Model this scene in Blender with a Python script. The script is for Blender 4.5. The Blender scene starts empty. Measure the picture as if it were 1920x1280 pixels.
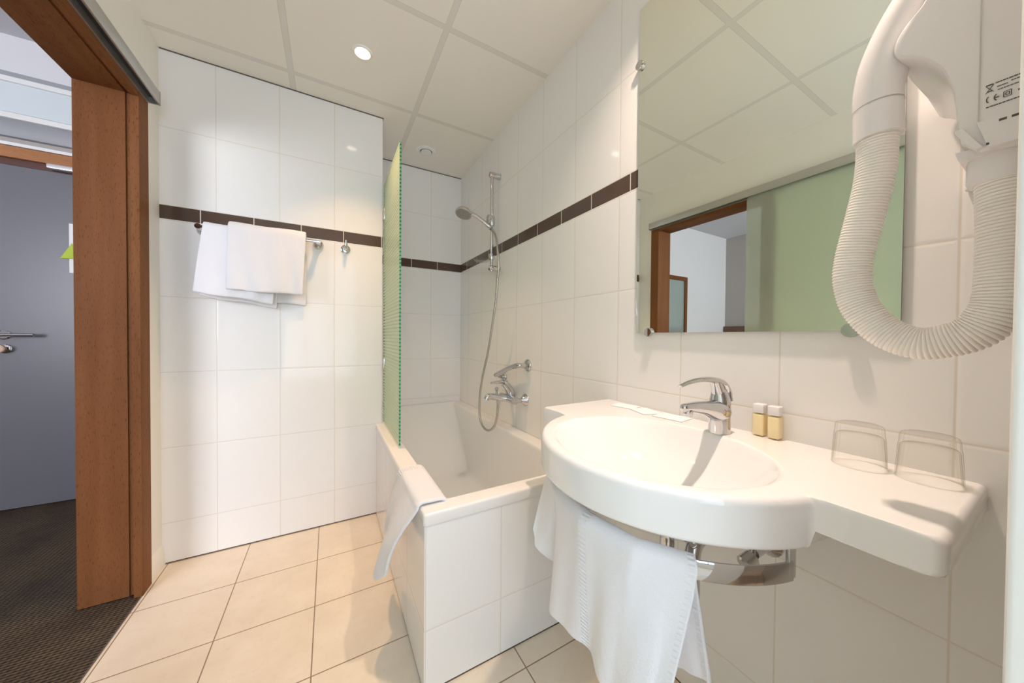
import bpy, bmesh, math, random
from mathutils import Vector, Matrix

random.seed(4)
scene = bpy.context.scene
COL = scene.collection
PI = math.pi

# ------------------------------------------------------------------ camera
F_PX = 607.0
yaw, pitch, roll = math.radians(29.4), math.radians(0.80), math.radians(0.45)
fwd = Vector((math.sin(yaw) * math.cos(pitch), math.cos(yaw) * math.cos(pitch), -math.sin(pitch)))
rgt = Vector((math.cos(yaw), -math.sin(yaw), 0))
upv = rgt.cross(fwd)
r2 = rgt * math.cos(roll) + upv * math.sin(roll)
u2 = upv * math.cos(roll) - rgt * math.sin(roll)
cam_data = bpy.data.cameras.new('camera')
cam = bpy.data.objects.new('camera', cam_data)
COL.objects.link(cam)
cam.matrix_world = Matrix(((r2.x, u2.x, -fwd.x, 0), (r2.y, u2.y, -fwd.y, 0), (r2.z, u2.z, -fwd.z, 1.06), (0, 0, 0, 1)))
cam_data.sensor_fit = 'HORIZONTAL'
cam_data.sensor_width = 36.0
cam_data.lens = 36.0 * F_PX / 1920.0
cam_data.clip_start = 0.01
scene.camera = cam

# ------------------------------------------------------------------ world, lights, exposure
world = bpy.data.worlds.new('world')
scene.world = world
world.use_nodes = True
world.node_tree.nodes['Background'].inputs[0].default_value = (0.75, 0.85, 1.0, 1)
world.node_tree.nodes['Background'].inputs[1].default_value = 0.6

WARM1 = (1.0, 0.60, 0.30)
WARM2 = (1.0, 0.78, 0.63)
COOL_BATH = (0.67, 0.835, 1.0)
COOL_BED = (0.90, 0.92, 1.0)
LAMP1_W, LAMP2_W = 3.5, 8.2
BATH_WINDOW, BED_WINDOW = 4.3, 16.0


def disc_light(name, loc, watts, color, radius, spread=180):
    d = bpy.data.lights.new(name, 'AREA')
    d.shape = 'DISK'
    d.size = radius * 2
    d.energy = watts
    d.color = color
    d.spread = math.radians(spread)
    o = bpy.data.objects.new(name, d)
    COL.objects.link(o)
    o.location = loc
    return o


LAMPS = [(0.131, 1.639), (0.725, 0.435)]
disc_light('lamp_light', (LAMPS[0][0], LAMPS[0][1], 2.340), LAMP1_W, WARM1, 0.027, 85)
disc_light('lamp_light', (LAMPS[1][0], LAMPS[1][1], 2.340), LAMP2_W, WARM2, 0.027, 122)

scene.view_settings.view_transform = 'Standard'
scene.view_settings.look = 'None'
scene.view_settings.gamma = 1.0
scene.view_settings.use_curve_mapping = False
scene.view_settings.exposure = 0.10
scene.cycles.diffuse_bounces = 8
scene.cycles.max_bounces = 16
scene.cycles.transparent_max_bounces = 16

# ------------------------------------------------------------------ node helpers


class NT:
    def __init__(self, name):
        self.mat = bpy.data.materials.new(name)
        self.mat.use_nodes = True
        self.t = self.mat.node_tree
        self.t.nodes.clear()
        self.out = self.t.nodes.new('ShaderNodeOutputMaterial')

    def n(self, kind, **kw):
        nd = self.t.nodes.new(kind)
        for k, v in kw.items():
            setattr(nd, k, v)
        return nd

    def link(self, a, b):
        self.t.links.new(a, b)

    def put(self, sock, v):
        if hasattr(v, 'is_linked') or isinstance(v, bpy.types.NodeSocket):
            self.link(v, sock)
        else:
            sock.default_value = v

    def m(self, op, a, b=None, c=None):
        nd = self.n('ShaderNodeMath', operation=op)
        for i, v in enumerate((a, b, c)):
            if v is not None:
                self.put(nd.inputs[i], v)
        return nd.outputs[0]

    def mixc(self, f, a, b):
        nd = self.n('ShaderNodeMix', data_type='RGBA')
        self.put(nd.inputs[0], f)
        self.put(nd.inputs[6], a if not isinstance(a, tuple) else (*a[:3], 1))
        self.put(nd.inputs[7], b if not isinstance(b, tuple) else (*b[:3], 1))
        return nd.outputs[2]

    def mr(self, v, a, b, c=0.0, d=1.0, smooth=False):
        nd = self.n('ShaderNodeMapRange')
        if smooth:
            nd.interpolation_type = 'SMOOTHSTEP'
        self.put(nd.inputs[0], v)
        for i, x in enumerate((a, b, c, d)):
            nd.inputs[i + 1].default_value = x
        return nd.outputs[0]

    def coords(self):
        tc = self.n('ShaderNodeTexCoord')
        sp = self.n('ShaderNodeSeparateXYZ')
        self.link(tc.outputs['Object'], sp.inputs[0])
        return tc.outputs['Object'], sp.outputs[0], sp.outputs[1], sp.outputs[2]

    def noise(self, vec, scale, detail=3.0, rough=0.5, stretch=None):
        if stretch:
            mp = self.n('ShaderNodeMapping')
            mp.inputs['Scale'].default_value = stretch
            self.link(vec, mp.inputs[0])
            vec = mp.outputs[0]
        nd = self.n('ShaderNodeTexNoise')
        self.link(vec, nd.inputs['Vector'])
        nd.inputs['Scale'].default_value = scale
        nd.inputs['Detail'].default_value = detail
        nd.inputs['Roughness'].default_value = rough
        return nd.outputs['Fac']

    def bsdf(self, color, rough=0.5, metal=0.0, bump=None, bstr=0.3, bdist=0.001, spec=0.5, coat=0.0, sheen=0.0):
        p = self.n('ShaderNodeBsdfPrincipled')
        self.put(p.inputs['Base Color'], (*color[:3], 1) if isinstance(color, tuple) else color)
        self.put(p.inputs['Roughness'], rough)
        p.inputs['Metallic'].default_value = metal
        p.inputs['Specular IOR Level'].default_value = spec
        p.inputs['Coat Weight'].default_value = coat
        if coat:
            p.inputs['Coat Roughness'].default_value = 0.05
        p.inputs['Sheen Weight'].default_value = sheen
        if bump is not None:
            b = self.n('ShaderNodeBump')
            b.inputs['Strength'].default_value = bstr
            b.inputs['Distance'].default_value = bdist
            self.link(bump, b.inputs['Height'])
            self.link(b.outputs[0], p.inputs['Normal'])
        self.link(p.outputs[0], self.out.inputs[0])
        return p

    def joint(self, a, pitch, off):
        """distance to the nearest joint of a regular row of tiles"""
        q = self.m('ADD', self.m('DIVIDE', self.m('SUBTRACT', a, off), pitch), 0.5)
        fr = self.m('FRACT', q)
        return self.m('MULTIPLY', self.m('ABSOLUTE', self.m('SUBTRACT', fr, 0.5)), pitch)


def plain(name, color, rough=0.5, metal=0.0, **kw):
    t = NT(name)
    t.bsdf(color, rough, metal, **kw)
    return t.mat


TILE_WHITE = (0.865, 0.85, 0.835)


def wall_tile(name, offx, offy, boffx, boffy, band=True):
    t = NT(name)
    vec, x, y, z = t.coords()
    geo = t.n('ShaderNodeNewGeometry')
    sp = t.n('ShaderNodeSeparateXYZ')
    t.link(geo.outputs['True Normal'], sp.inputs[0])
    facing_x = t.m('GREATER_THAN', t.m('ABSOLUTE', sp.outputs[0]), 0.5)

    def pick(a, b):
        return t.m('ADD', t.m('MULTIPLY', a, t.m('SUBTRACT', 1.0, facing_x)), t.m('MULTIPLY', b, facing_x))
    jh = pick(t.joint(x, 0.2505, offx), t.joint(y, 0.2505, offy))
    low = t.m('LESS_THAN', z, 1.60)
    zl = t.joint(z, 0.3485, 0.188)
    zu = t.joint(z, 0.352, 1.650)
    jv = t.m('ADD', t.m('MULTIPLY', zl, low), t.m('MULTIPLY', zu, t.m('SUBTRACT', 1.0, low)))
    d = t.m('MINIMUM', jh, jv)
    wob = t.noise(vec, 5.0, 1.0)
    vis = t.mr(d, 0.0009, 0.0022)
    tilec = t.mixc(t.noise(vec, 1.7, 1.0), TILE_WHITE, (0.85, 0.835, 0.82))
    col = t.mixc(vis, (0.75, 0.695, 0.62), tilec)
    height = t.mr(d, 0.0, 0.007, smooth=True)
    if band:
        inb = t.m('MULTIPLY', t.m('GREATER_THAN', z, 1.5865), t.m('LESS_THAN', z, 1.6485))
        jb = pick(t.joint(x, 0.2005, boffx), t.joint(y, 0.1985, boffy))
        bvis = t.mr(jb, 0.0014, 0.0024)
        bc = t.mixc(bvis, (0.72, 0.66, 0.58), t.mixc(t.noise(vec, 9.0, 2.0), (0.085, 0.056, 0.043), (0.115, 0.077, 0.058)))
        col = t.mixc(inb, col, bc)
        hb = t.m('MINIMUM', t.mr(jb, 0.0, 0.004, smooth=True), 1.0)
        height = t.m('ADD', t.m('MULTIPLY', height, t.m('SUBTRACT', 1.0, inb)), t.m('MULTIPLY', hb, inb))
    foot = t.m('LESS_THAN', z, 0.005)
    col = t.mixc(foot, col, (0.10, 0.075, 0.055))
    height = t.m('ADD', height, t.m('MULTIPLY', wob, 0.8))
    t.bsdf(col, 0.075, bump=height, bstr=0.35, bdist=0.0012, spec=0.3)
    return t.mat


M = {}
M['tile_towel'] = wall_tile('tile_towel_wall', 0.0245, 2.07, -0.132, 2.07)
M['tile_alcove'] = wall_tile('tile_alcove_wall', 0.693, 2.536, 0.744, 2.391)
M['tile_right'] = wall_tile('tile_right_wall', 0.0, 0.1095, 0.0, 0.811)
M['tile_apron'] = wall_tile('tile_apron', 0.497, 1.193, 0.0, 0.0, band=False)

t = NT('floor_tile')
vec, x, y, z = t.coords()
d = t.m('MINIMUM', t.joint(x, 0.3, -0.0505), t.joint(y, 0.3, 0.866))
n1 = t.noise(vec, 6.0, 4.0, 0.6)
n2 = t.noise(vec, 45.0, 3.0, 0.6)
c = t.mixc(t.mr(n1, 0.3, 0.7), (0.77, 0.66, 0.525), (0.85, 0.745, 0.61))
c = t.mixc(t.m('MULTIPLY', t.mr(n2, 0.55, 0.75), 0.25), c, (0.62, 0.53, 0.42))
c = t.mixc(t.mr(d, 0.0013, 0.0024), (0.27, 0.185, 0.115), c)
t.bsdf(c, 0.33, bump=t.m('ADD', t.mr(d, 0.0, 0.005, smooth=True), t.m('MULTIPLY', n1, 0.3)), bstr=0.3, bdist=0.001)
M['floor'] = t.mat

t = NT('ceiling_panel')
vec, x, y, z = t.coords()
dx = t.joint(x, 0.595, -0.165)
dy = t.joint(y, 0.6, 1.935)
d = t.m('MINIMUM', dx, dy)
tee = t.m('LESS_THAN', d, 0.012)
c = t.mixc(tee, (0.90, 0.86, 0.805), (0.79, 0.755, 0.715))
edge = t.m('MULTIPLY', t.m('GREATER_THAN', d, 0.0115), t.m('LESS_THAN', d, 0.0128))
c = t.mixc(t.m('MULTIPLY', edge, 0.45), c, (0.35, 0.31, 0.26))
t.bsdf(c, 0.75, bump=t.m('ADD', t.m('MULTIPLY', tee, -1.0), t.m('MULTIPLY', t.noise(vec, 260.0, 2.0), 0.25)), bstr=0.25, bdist=0.001)
M['ceiling'] = t.mat

t = NT('painted_wall')
vec, x, y, z = t.coords()
t.bsdf((0.90, 0.87, 0.81), 0.6, bump=t.noise(vec, 160.0, 3.0), bstr=0.08, bdist=0.001)
M['paint'] = t.mat
M['paint_white'] = plain('painted_white', (0.86, 0.87, 0.86), 0.45)
M['paint_hall'] = plain('hall_paint', (0.76, 0.77, 0.80), 0.6)
M['paint_hall_ceiling'] = plain('hall_ceiling_paint', (0.66, 0.66, 0.70), 0.7)
M['paint_grey'] = plain('grey_feature_paint', (0.44, 0.41, 0.39), 0.6)


def wood(name, axis, c0, c1, c2):
    t = NT(name)
    vec, x, y, z = t.coords()
    st = [14.0, 14.0, 14.0]
    st['XYZ'.index(axis)] = 0.8
    g = t.noise(vec, 1.6, 5.0, 0.62, stretch=tuple(st))
    st2 = [430.0, 430.0, 430.0]
    st2['XYZ'.index(axis)] = 55.0
    f = t.noise(vec, 1.0, 2.0, 0.5, stretch=tuple(st2))
    big = t.noise(vec, 1.1, 2.0)
    c = t.mixc(t.mr(g, 0.32, 0.68), c0, c1)
    c = t.mixc(t.m('MULTIPLY', t.mr(f, 0.58, 0.70), 0.7), c, c2)
    c = t.mixc(t.m('MULTIPLY', t.mr(big, 0.45, 0.75), 0.35), c, c2)
    t.bsdf(c, 0.5, bump=f, bstr=0.06, bdist=0.001, spec=0.06)
    return t.mat


M['wood_v'] = wood('beech_wood_upright', 'Z', (0.185, 0.073, 0.027), (0.235, 0.098, 0.039), (0.085, 0.029, 0.011))
M['wood_y'] = wood('beech_wood_head', 'Y', (0.185, 0.073, 0.027), (0.235, 0.098, 0.039), (0.085, 0.029, 0.011))
M['wood_x'] = wood('beech_wood_cross', 'X', (0.42, 0.19, 0.09), (0.52, 0.26, 0.13), (0.30, 0.12, 0.05))
M['wood_dark'] = plain('dark_red_wood', (0.10, 0.032, 0.022), 0.5)

t = NT('carpet_weave')
vec, x, y, z = t.coords()
row = t.m('SINE', t.m('ADD', t.m('MULTIPLY', y, 2 * PI / 0.0125), t.m('MULTIPLY', t.noise(vec, 60.0, 2.0), 3.2)))
tuft = t.m('SINE', t.m('ADD', t.m('MULTIPLY', x, 2 * PI / 0.017), t.m('MULTIPLY', t.noise(vec, 90.0, 2.0), 5.0)))
h = t.m('ADD', t.m('MULTIPLY', row, 0.5), t.m('MULTIPLY', tuft, 0.25))
patch = t.noise(vec, 4.0, 3.0, 0.6)
fine = t.noise(vec, 240.0, 2.0)
c = t.mixc(t.mr(h, -0.6, 0.6), (0.022, 0.017, 0.013), (0.20, 0.148, 0.100))
c = t.mixc(t.m('MULTIPLY', t.mr(patch, 0.4, 0.7), 0.5), c, (0.03, 0.026, 0.025))
c = t.mixc(t.m('MULTIPLY', fine, 0.35), c, (0.03, 0.024, 0.02))
t.bsdf(c, 0.95, bump=h, bstr=0.6, bdist=0.003, spec=0.1)
M['carpet'] = t.mat

M['ceramic'] = plain('white_ceramic', (0.86, 0.85, 0.855), 0.07, coat=0.3)
M['acrylic'] = plain('white_acrylic', (0.86, 0.84, 0.825), 0.12)
M['chrome'] = plain('chrome', (0.62, 0.62, 0.635), 0.05, 1.0)
M['chrome_soft'] = plain('brushed_chrome', (0.62, 0.61, 0.60), 0.22, 1.0)
M['steel_hose'] = plain('steel_spiral_hose', (0.55, 0.53, 0.51), 0.25, 1.0)
M['alu'] = plain('brushed_aluminium', (0.56, 0.55, 0.52), 0.35, 0.85)
M['black'] = plain('black_gap', (0.012, 0.011, 0.011), 0.6)
M['plastic'] = plain('white_plastic', (0.84, 0.81, 0.82), 0.25)
M['plastic_cream'] = plain('cream_hose_plastic', (0.94, 0.90, 0.86), 0.32)
M['ink'] = plain('black_print', (0.09, 0.08, 0.08), 0.6)
M['door_grey'] = plain('grey_door_laminate', (0.150, 0.150, 0.175), 0.32)
M['brass'] = plain('beige_thumb_turn', (0.62, 0.45, 0.30), 0.4)
M['paper'] = plain('white_paper', (0.88, 0.89, 0.90), 0.6)
M['lime'] = plain('lime_card', (0.50, 0.62, 0.04), 0.6)
M['nozzle_face'] = plain('grey_spray_face', (0.30, 0.29, 0.27), 0.4, 0.3)
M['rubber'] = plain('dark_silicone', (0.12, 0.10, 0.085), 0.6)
M['louvre'] = plain('grey_louvre', (0.36, 0.37, 0.40), 0.5)
M['pale_blue'] = plain('pale_panel', (0.70, 0.78, 0.81), 0.5)
M['headboard'] = plain('brown_headboard', (0.14, 0.075, 0.05), 0.5)


def terry(name, color, bands=(), axis=1, scale=420.0):
    """looped towelling; bands are woven borders, given as ranges along one direction of the cloth"""
    t = NT(name)
    vec, x, y, z = t.coords()
    n = t.noise(vec, scale, 2.0, 0.7)
    n2 = t.noise(vec, 45.0, 3.0, 0.6)
    uv = t.n('ShaderNodeUVMap')
    su = t.n('ShaderNodeSeparateXYZ')
    t.link(uv.outputs[0], su.inputs[0])
    v, w = su.outputs[axis], su.outputs[1 - axis]
    h = t.m('ADD', t.m('MULTIPLY', n, 1.0), t.m('MULTIPLY', n2, 1.4))
    for lo_, hi_ in bands:
        b = t.m('MULTIPLY', t.m('GREATER_THAN', v, lo_), t.m('LESS_THAN', v, hi_))
        rib = t.m('ADD', t.m('MULTIPLY', t.m('SINE', t.m('MULTIPLY', w, 380.0)), 0.9), 0.2)
        h = t.m('ADD', t.m('MULTIPLY', h, t.m('SUBTRACT', 1.0, b)), t.m('MULTIPLY', rib, b))
    t.bsdf(color, 0.95, bump=h, bstr=0.55, bdist=0.0024, spec=0.1, sheen=0.2)
    return t.mat


TOWEL_WHITE = (0.82, 0.82, 0.86)
M['terry'] = terry('white_terry', TOWEL_WHITE)
M['terry_hand'] = terry('white_terry_with_border', TOWEL_WHITE, ((0.50, 0.54), (0.965, 0.99)), 0)
M['terry_mat'] = terry('white_terry_mat', TOWEL_WHITE, ((0.055, 0.16),), 0)

# mirror silvering with a faint green cast
M['mirror'] = plain('mirror_silver', (0.83, 0.855, 0.765), 0.004, 1.0)
M['mirror_edge'] = plain('mirror_edge', (0.10, 0.13, 0.11), 0.2)


def thin_glass(name, tint, refl=0.1):
    t = NT(name)
    tr = t.n('ShaderNodeBsdfTransparent')
    rim = t.n('ShaderNodeLayerWeight')
    rim.inputs[0].default_value = 0.5
    t.link(t.mixc(t.m('POWER', rim.outputs['Facing'], 5.0), tint, (0.72 * tint[0], 0.69 * tint[1], 0.62 * tint[2])), tr.inputs[0])
    gl = t.n('ShaderNodeBsdfGlossy')
    gl.inputs['Roughness'].default_value = 0.02
    fr = t.n('ShaderNodeLayerWeight')
    fr.inputs[0].default_value = 0.5
    mx = t.n('ShaderNodeMixShader')
    t.link(t.m('ADD', t.m('MULTIPLY', t.m('POWER', fr.outputs['Facing'], 4.0), refl * 2.5), 0.008), mx.inputs[0])
    t.link(tr.outputs[0], mx.inputs[1])
    t.link(gl.outputs[0], mx.inputs[2])
    t.link(mx.outputs[0], t.out.inputs[0])
    return t.mat


M['cup_glass'] = thin_glass('drinking_glass', (0.998, 0.996, 0.988), 0.16)
M['amber'] = thin_glass('amber_gel', (0.995, 0.97, 0.90), 0.15)

# shower screen: clear pane with satin stripes
t = NT('striped_screen_glass')
vec, x, y, z = t.coords()
fr = t.m('FRACT', t.m('DIVIDE', z, 0.0175))
satin = t.m('LESS_THAN', fr, 0.68)
tr = t.n('ShaderNodeBsdfTransparent')
tr.inputs[0].default_value = (0.86, 0.95, 0.84, 1)
tl = t.n('ShaderNodeBsdfTranslucent')
tl.inputs[0].default_value = (0.85, 0.92, 0.76, 1)
df = t.n('ShaderNodeBsdfDiffuse')
df.inputs[0].default_value = (0.82, 0.90, 0.73, 1)
a1 = t.n('ShaderNodeMixShader')
a1.inputs[0].default_value = 0.5
t.link(df.outputs[0], a1.inputs[1])
t.link(tl.outputs[0], a1.inputs[2])
a2 = t.n('ShaderNodeMixShader')
t.link(t.m('ADD', t.m('MULTIPLY', satin, 0.60), 0.12), a2.inputs[0])
t.link(tr.outputs[0], a2.inputs[1])
t.link(a1.outputs[0], a2.inputs[2])
gl = t.n('ShaderNodeBsdfGlossy')
gl.inputs['Roughness'].default_value = 0.05
lw = t.n('ShaderNodeLayerWeight')
lw.inputs[0].default_value = 0.08
a3 = t.n('ShaderNodeMixShader')
t.link(t.m('MULTIPLY', lw.outputs['Facing'], 0.35), a3.inputs[0])
t.link(a2.outputs[0], a3.inputs[1])
t.link(gl.outputs[0], a3.inputs[2])
t.link(a3.outputs[0], t.out.inputs[0])
M['screen'] = t.mat
t = NT('screen_edge')
vec, x, y, z = t.coords()
fr = t.m('FRACT', t.m('DIVIDE', z, 0.0175))
c = t.mixc(t.m('LESS_THAN', fr, 0.62), (0.02, 0.16, 0.09), (0.16, 0.46, 0.26))
t.bsdf(c, 0.15)
M['screen_edge'] = t.mat

# frosted sliding leaf
t = NT('frosted_leaf_glass')
tl = t.n('ShaderNodeBsdfTranslucent')
tl.inputs[0].default_value = (0.88, 0.92, 0.84, 1)
df = t.n('ShaderNodeBsdfDiffuse')
df.inputs[0].default_value = (0.80, 0.86, 0.77, 1)
a1 = t.n('ShaderNodeMixShader')
a1.inputs[0].default_value = 0.45
t.link(df.outputs[0], a1.inputs[1])
t.link(tl.outputs[0], a1.inputs[2])
rf = t.n('ShaderNodeBsdfRefraction')
rf.inputs['Color'].default_value = (0.92, 0.96, 0.90, 1)
rf.inputs['Roughness'].default_value = 0.14
rf.inputs['IOR'].default_value = 1.03
a2 = t.n('ShaderNodeMixShader')
a2.inputs[0].default_value = 0.58
t.link(a1.outputs[0], a2.inputs[1])
t.link(rf.outputs[0], a2.inputs[2])
gl = t.n('ShaderNodeBsdfGlossy')
gl.inputs['Roughness'].default_value = 0.12
a3 = t.n('ShaderNodeMixShader')
a3.inputs[0].default_value = 0.06
t.link(a2.outputs[0], a3.inputs[1])
t.link(gl.outputs[0], a3.inputs[2])
t.link(a3.outputs[0], t.out.inputs[0])
M['leaf'] = t.mat


def emit(name, color, strength):
    t = NT(name)
    e = t.n('ShaderNodeEmission')
    e.inputs[0].default_value = (*color, 1)
    e.inputs[1].default_value = strength
    t.link(e.outputs[0], t.out.inputs[0])
    return t.mat


M['lens'] = emit('lamp_lens', (1.0, 0.86, 0.68), 12.0)
M['bath_pane'] = emit('bath_window_daylight', COOL_BATH, BATH_WINDOW)
M['bed_pane'] = emit('bedroom_window_daylight', COOL_BED, BED_WINDOW)

# ------------------------------------------------------------------ mesh helpers


def link(name, bm, mat, parent=None, smooth=True, angle=35, recalc=True, weighted=False):
    if recalc:
        bmesh.ops.recalc_face_normals(bm, faces=bm.faces)
    me = bpy.data.meshes.new(name)
    bm.to_mesh(me)
    bm.free()
    for mm in (mat if isinstance(mat, (list, tuple)) else [mat]):
        me.materials.append(mm)
    if smooth:
        for p in me.polygons:
            p.use_smooth = True
        me.set_sharp_from_angle(angle=math.radians(angle))
    o = bpy.data.objects.new(name, me)
    COL.objects.link(o)
    if weighted:
        md = o.modifiers.new('weighted', 'WEIGHTED_NORMAL')
        md.keep_sharp = True
    if parent is not None:
        o.parent = parent
        o.matrix_parent_inverse = Matrix.Translation(-Vector(parent.location))
    return o


def empty(name, loc, label, cat, group=None):
    o = bpy.data.objects.new(name, None)
    o.empty_display_size = 0.05
    COL.objects.link(o)
    o.location = loc
    o['label'] = label
    o['category'] = cat
    if group:
        o['group'] = group
    return o


def tag(o, label, cat, group=None):
    o['label'] = label
    o['category'] = cat
    if group:
        o['group'] = group
    return o


def struct(o, label=None, cat=None):
    o['kind'] = 'structure'
    if label:
        o['label'] = label
    if cat:
        o['category'] = cat
    return o


def box(bm, x0, x1, y0, y1, z0, z1, bev=0.0, seg=2):
    vs = [bm.verts.new((x, y, z)) for x in (x0, x1) for y in (y0, y1) for z in (z0, z1)]
    idx = [(0, 1, 3, 2), (4, 6, 7, 5), (0, 4, 5, 1), (2, 3, 7, 6), (0, 2, 6, 4), (1, 5, 7, 3)]
    fs = [bm.faces.new([vs[i] for i in f]) for f in idx]
    if bev > 0:
        es = list({e for f in fs for e in f.edges})
        bmesh.ops.bevel(bm, geom=es, offset=bev, segments=seg, affect='EDGES', profile=0.5)
    return fs


def boxes(name, specs, mat, parent=None, bev=0.0):
    bm = bmesh.new()
    for s in specs:
        box(bm, *s, bev=bev)
    return link(name, bm, mat, parent, weighted=bev > 0)


def catmull(pts, n):
    P = [Vector(p) for p in pts]
    P = [P[0] * 2 - P[1]] + P + [P[-1] * 2 - P[-2]]
    out = []
    for i in range(1, len(P) - 2):
        for k in range(n):
            t = k / n
            a, b, c, d = P[i - 1], P[i], P[i + 1], P[i + 2]
            out.append(0.5 * ((2 * b) + (c - a) * t + (2 * a - 5 * b + 4 * c - d) * t * t + (3 * b - a - 3 * c + d) * t ** 3))
    out.append(P[-2].copy())
    return out


def resample(pts, n):
    L = [0.0]
    for a, b in zip(pts, pts[1:]):
        L.append(L[-1] + (b - a).length)
    out, j = [], 0
    for k in range(n):
        s = L[-1] * k / (n - 1)
        while j < len(L) - 2 and L[j + 1] < s:
            j += 1
        d = L[j + 1] - L[j]
        out.append(pts[j].lerp(pts[j + 1], 0 if d == 0 else (s - L[j]) / d))
    return out


def tube(bm, pts, rad, seg=16, caps=True, ref=None, flat=1.0):
    """swept tube; rad is a number or a list; flat squeezes the second cross axis"""
    pts = [Vector(p) for p in pts]
    n = len(pts)
    if not isinstance(rad, (list, tuple)):
        rad = [rad] * n
    tang = []
    for i in range(n):
        a = pts[max(0, i - 1)]
        b = pts[min(n - 1, i + 1)]
        tang.append((b - a).normalized())
    nrm = Vector(ref) if ref else (Vector((0, 0, 1)) if abs(tang[0].z) < 0.9 else Vector((1, 0, 0)))
    rings = []
    for i in range(n):
        tg = tang[i]
        nrm = (nrm - tg * nrm.dot(tg)).normalized()
        bn = tg.cross(nrm)
        rings.append([bm.verts.new(pts[i] + (nrm * math.cos(2 * PI * k / seg) + bn * math.sin(2 * PI * k / seg) * flat) * rad[i]) for k in range(seg)])
    for a, b in zip(rings, rings[1:]):
        for k in range(seg):
            bm.faces.new((a[k], a[(k + 1) % seg], b[(k + 1) % seg], b[k]))
    if caps:
        bm.faces.new(list(reversed(rings[0])))
        bm.faces.new(rings[-1])
    return rings


def lathe(bm, prof, centre, axis=(0, 0, 1), seg=32, rfun=None):
    """prof: list of (radius, height along axis) from start to end"""
    ax = Vector(axis).normalized()
    u = ax.orthogonal().normalized()
    v = ax.cross(u)
    c = Vector(centre)
    rings = []
    for r, h in prof:
        if r < 1e-6:
            rings.append([bm.verts.new(c + ax * h)])
        else:
            ring = []
            for k in range(seg):
                a = 2 * PI * k / seg
                rr = r * (rfun(a, h) if rfun else 1.0)
                ring.append(bm.verts.new(c + ax * h + (u * math.cos(a) + v * math.sin(a)) * rr))
            rings.append(ring)
    for a, b in zip(rings, rings[1:]):
        for k in range(seg):
            k2 = (k + 1) % seg
            if len(a) == 1 and len(b) == 1:
                continue
            if len(a) == 1:
                bm.faces.new((a[0], b[k], b[k2]))
            elif len(b) == 1:
                bm.faces.new((a[k], a[k2], b[0]))
            else:
                bm.faces.new((a[k], a[k2], b[k2], b[k]))
    return rings


def ngon_prism(bm, poly, to3, d0, d1):
    """poly: 2-D outline; to3(p, depth) -> point"""
    a = [bm.verts.new(to3(p, d0)) for p in poly]
    b = [bm.verts.new(to3(p, d1)) for p in poly]
    n = len(poly)
    bm.faces.new(a)
    bm.faces.new(list(reversed(b)))
    for i in range(n):
        j = (i + 1) % n
        bm.faces.new((a[i], b[i], b[j], a[j]))


def cloth(name, fn, nu, nv, thick, mat, parent=None):
    bm = bmesh.new()
    uvl = bm.loops.layers.uv.new('UVMap')
    g = [[bm.verts.new(fn(i / nu, j / nv)) for j in range(nv + 1)] for i in range(nu + 1)]
    for i in range(nu):
        for j in range(nv):
            f = bm.faces.new((g[i][j], g[i + 1][j], g[i + 1][j + 1], g[i][j + 1]))
            for lp, (a, b) in zip(f.loops, ((i, j), (i + 1, j), (i + 1, j + 1), (i, j + 1))):
                lp[uvl].uv = (a / nu, b / nv)
    o = link(name, bm, mat, parent, angle=80)
    md = o.modifiers.new('thickness', 'SOLIDIFY')
    md.thickness = thick
    md.offset = 0.0
    md = o.modifiers.new('soft', 'SUBSURF')
    md.levels = 1
    md.render_levels = 1
    return o


def lerp3(a, b, t):
    return Vector(a).lerp(Vector(b), t)


def piece(keys, u):
    """keys: list of (u, point) -> smooth interpolation"""
    for (u0, p0), (u1, p1) in zip(keys, keys[1:]):
        if u <= u1:
            t = (u - u0) / (u1 - u0) if u1 > u0 else 0
            t = max(0.0, min(1.0, t))
            return lerp3(p0, p1, t)
    return Vector(keys[-1][1])


# ------------------------------------------------------------------ room shell
XL, XR, Y1, Y2, ZC = -0.672, 0.939, 2.07, 2.536, 2.35
XH = -0.826          # hall side of the left wall
YB = -1.30           # wall behind the camera
HX0, HY0, HY1, HZ = -4.28, -1.6, 3.17, 2.83

struct(boxes('floor', [(-0.662, XR, YB, Y2, -0.05, 0.0)], M['floor']), 'cream square floor tiles of the bathroom', 'floor')
struct(boxes('floor_hall', [(HX0, -0.662, HY0, HY1, -0.05, 0.0)], M['carpet']), 'dark brown woven carpet beyond the doorway', 'carpet')
struct(boxes('ceiling', [(XL, XR, YB, Y2, ZC, ZC + 0.05)], M['ceiling']), 'white panel ceiling in a metal grid', 'ceiling')
struct(boxes('ceiling_hall', [(HX0, XH, HY0, HY1, HZ, HZ + 0.05)], M['paint_hall_ceiling']), 'plain hallway ceiling', 'ceiling')
struct(boxes('wall_right', [(XR, XR + 0.12, YB, Y2 + 0.12, -0.05, HZ)], M['tile_right']), 'white tiled wall behind basin and mirror with brown border', 'wall')
struct(boxes('wall_back', [(XL, 0.275, Y1, Y2 + 0.12, -0.05, HZ)], M['tile_towel']), 'white tiled wall behind the hanging towels', 'wall')
struct(boxes('wall_alcove', [(0.275, XR, Y2, Y2 + 0.12, -0.05, HZ)], M['tile_alcove']), 'white tiled end wall of the bath alcove', 'wall')
struct(boxes('wall_left', [
    (XH, XL, 1.89, HY1, -0.05, HZ), (XH, XL, HY0, 1.05, -0.05, HZ), (XH, XL, 1.05, 1.89, 2.03, HZ)], M['paint']),
    'cream painted wall with the wooden doorway', 'wall')
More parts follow.
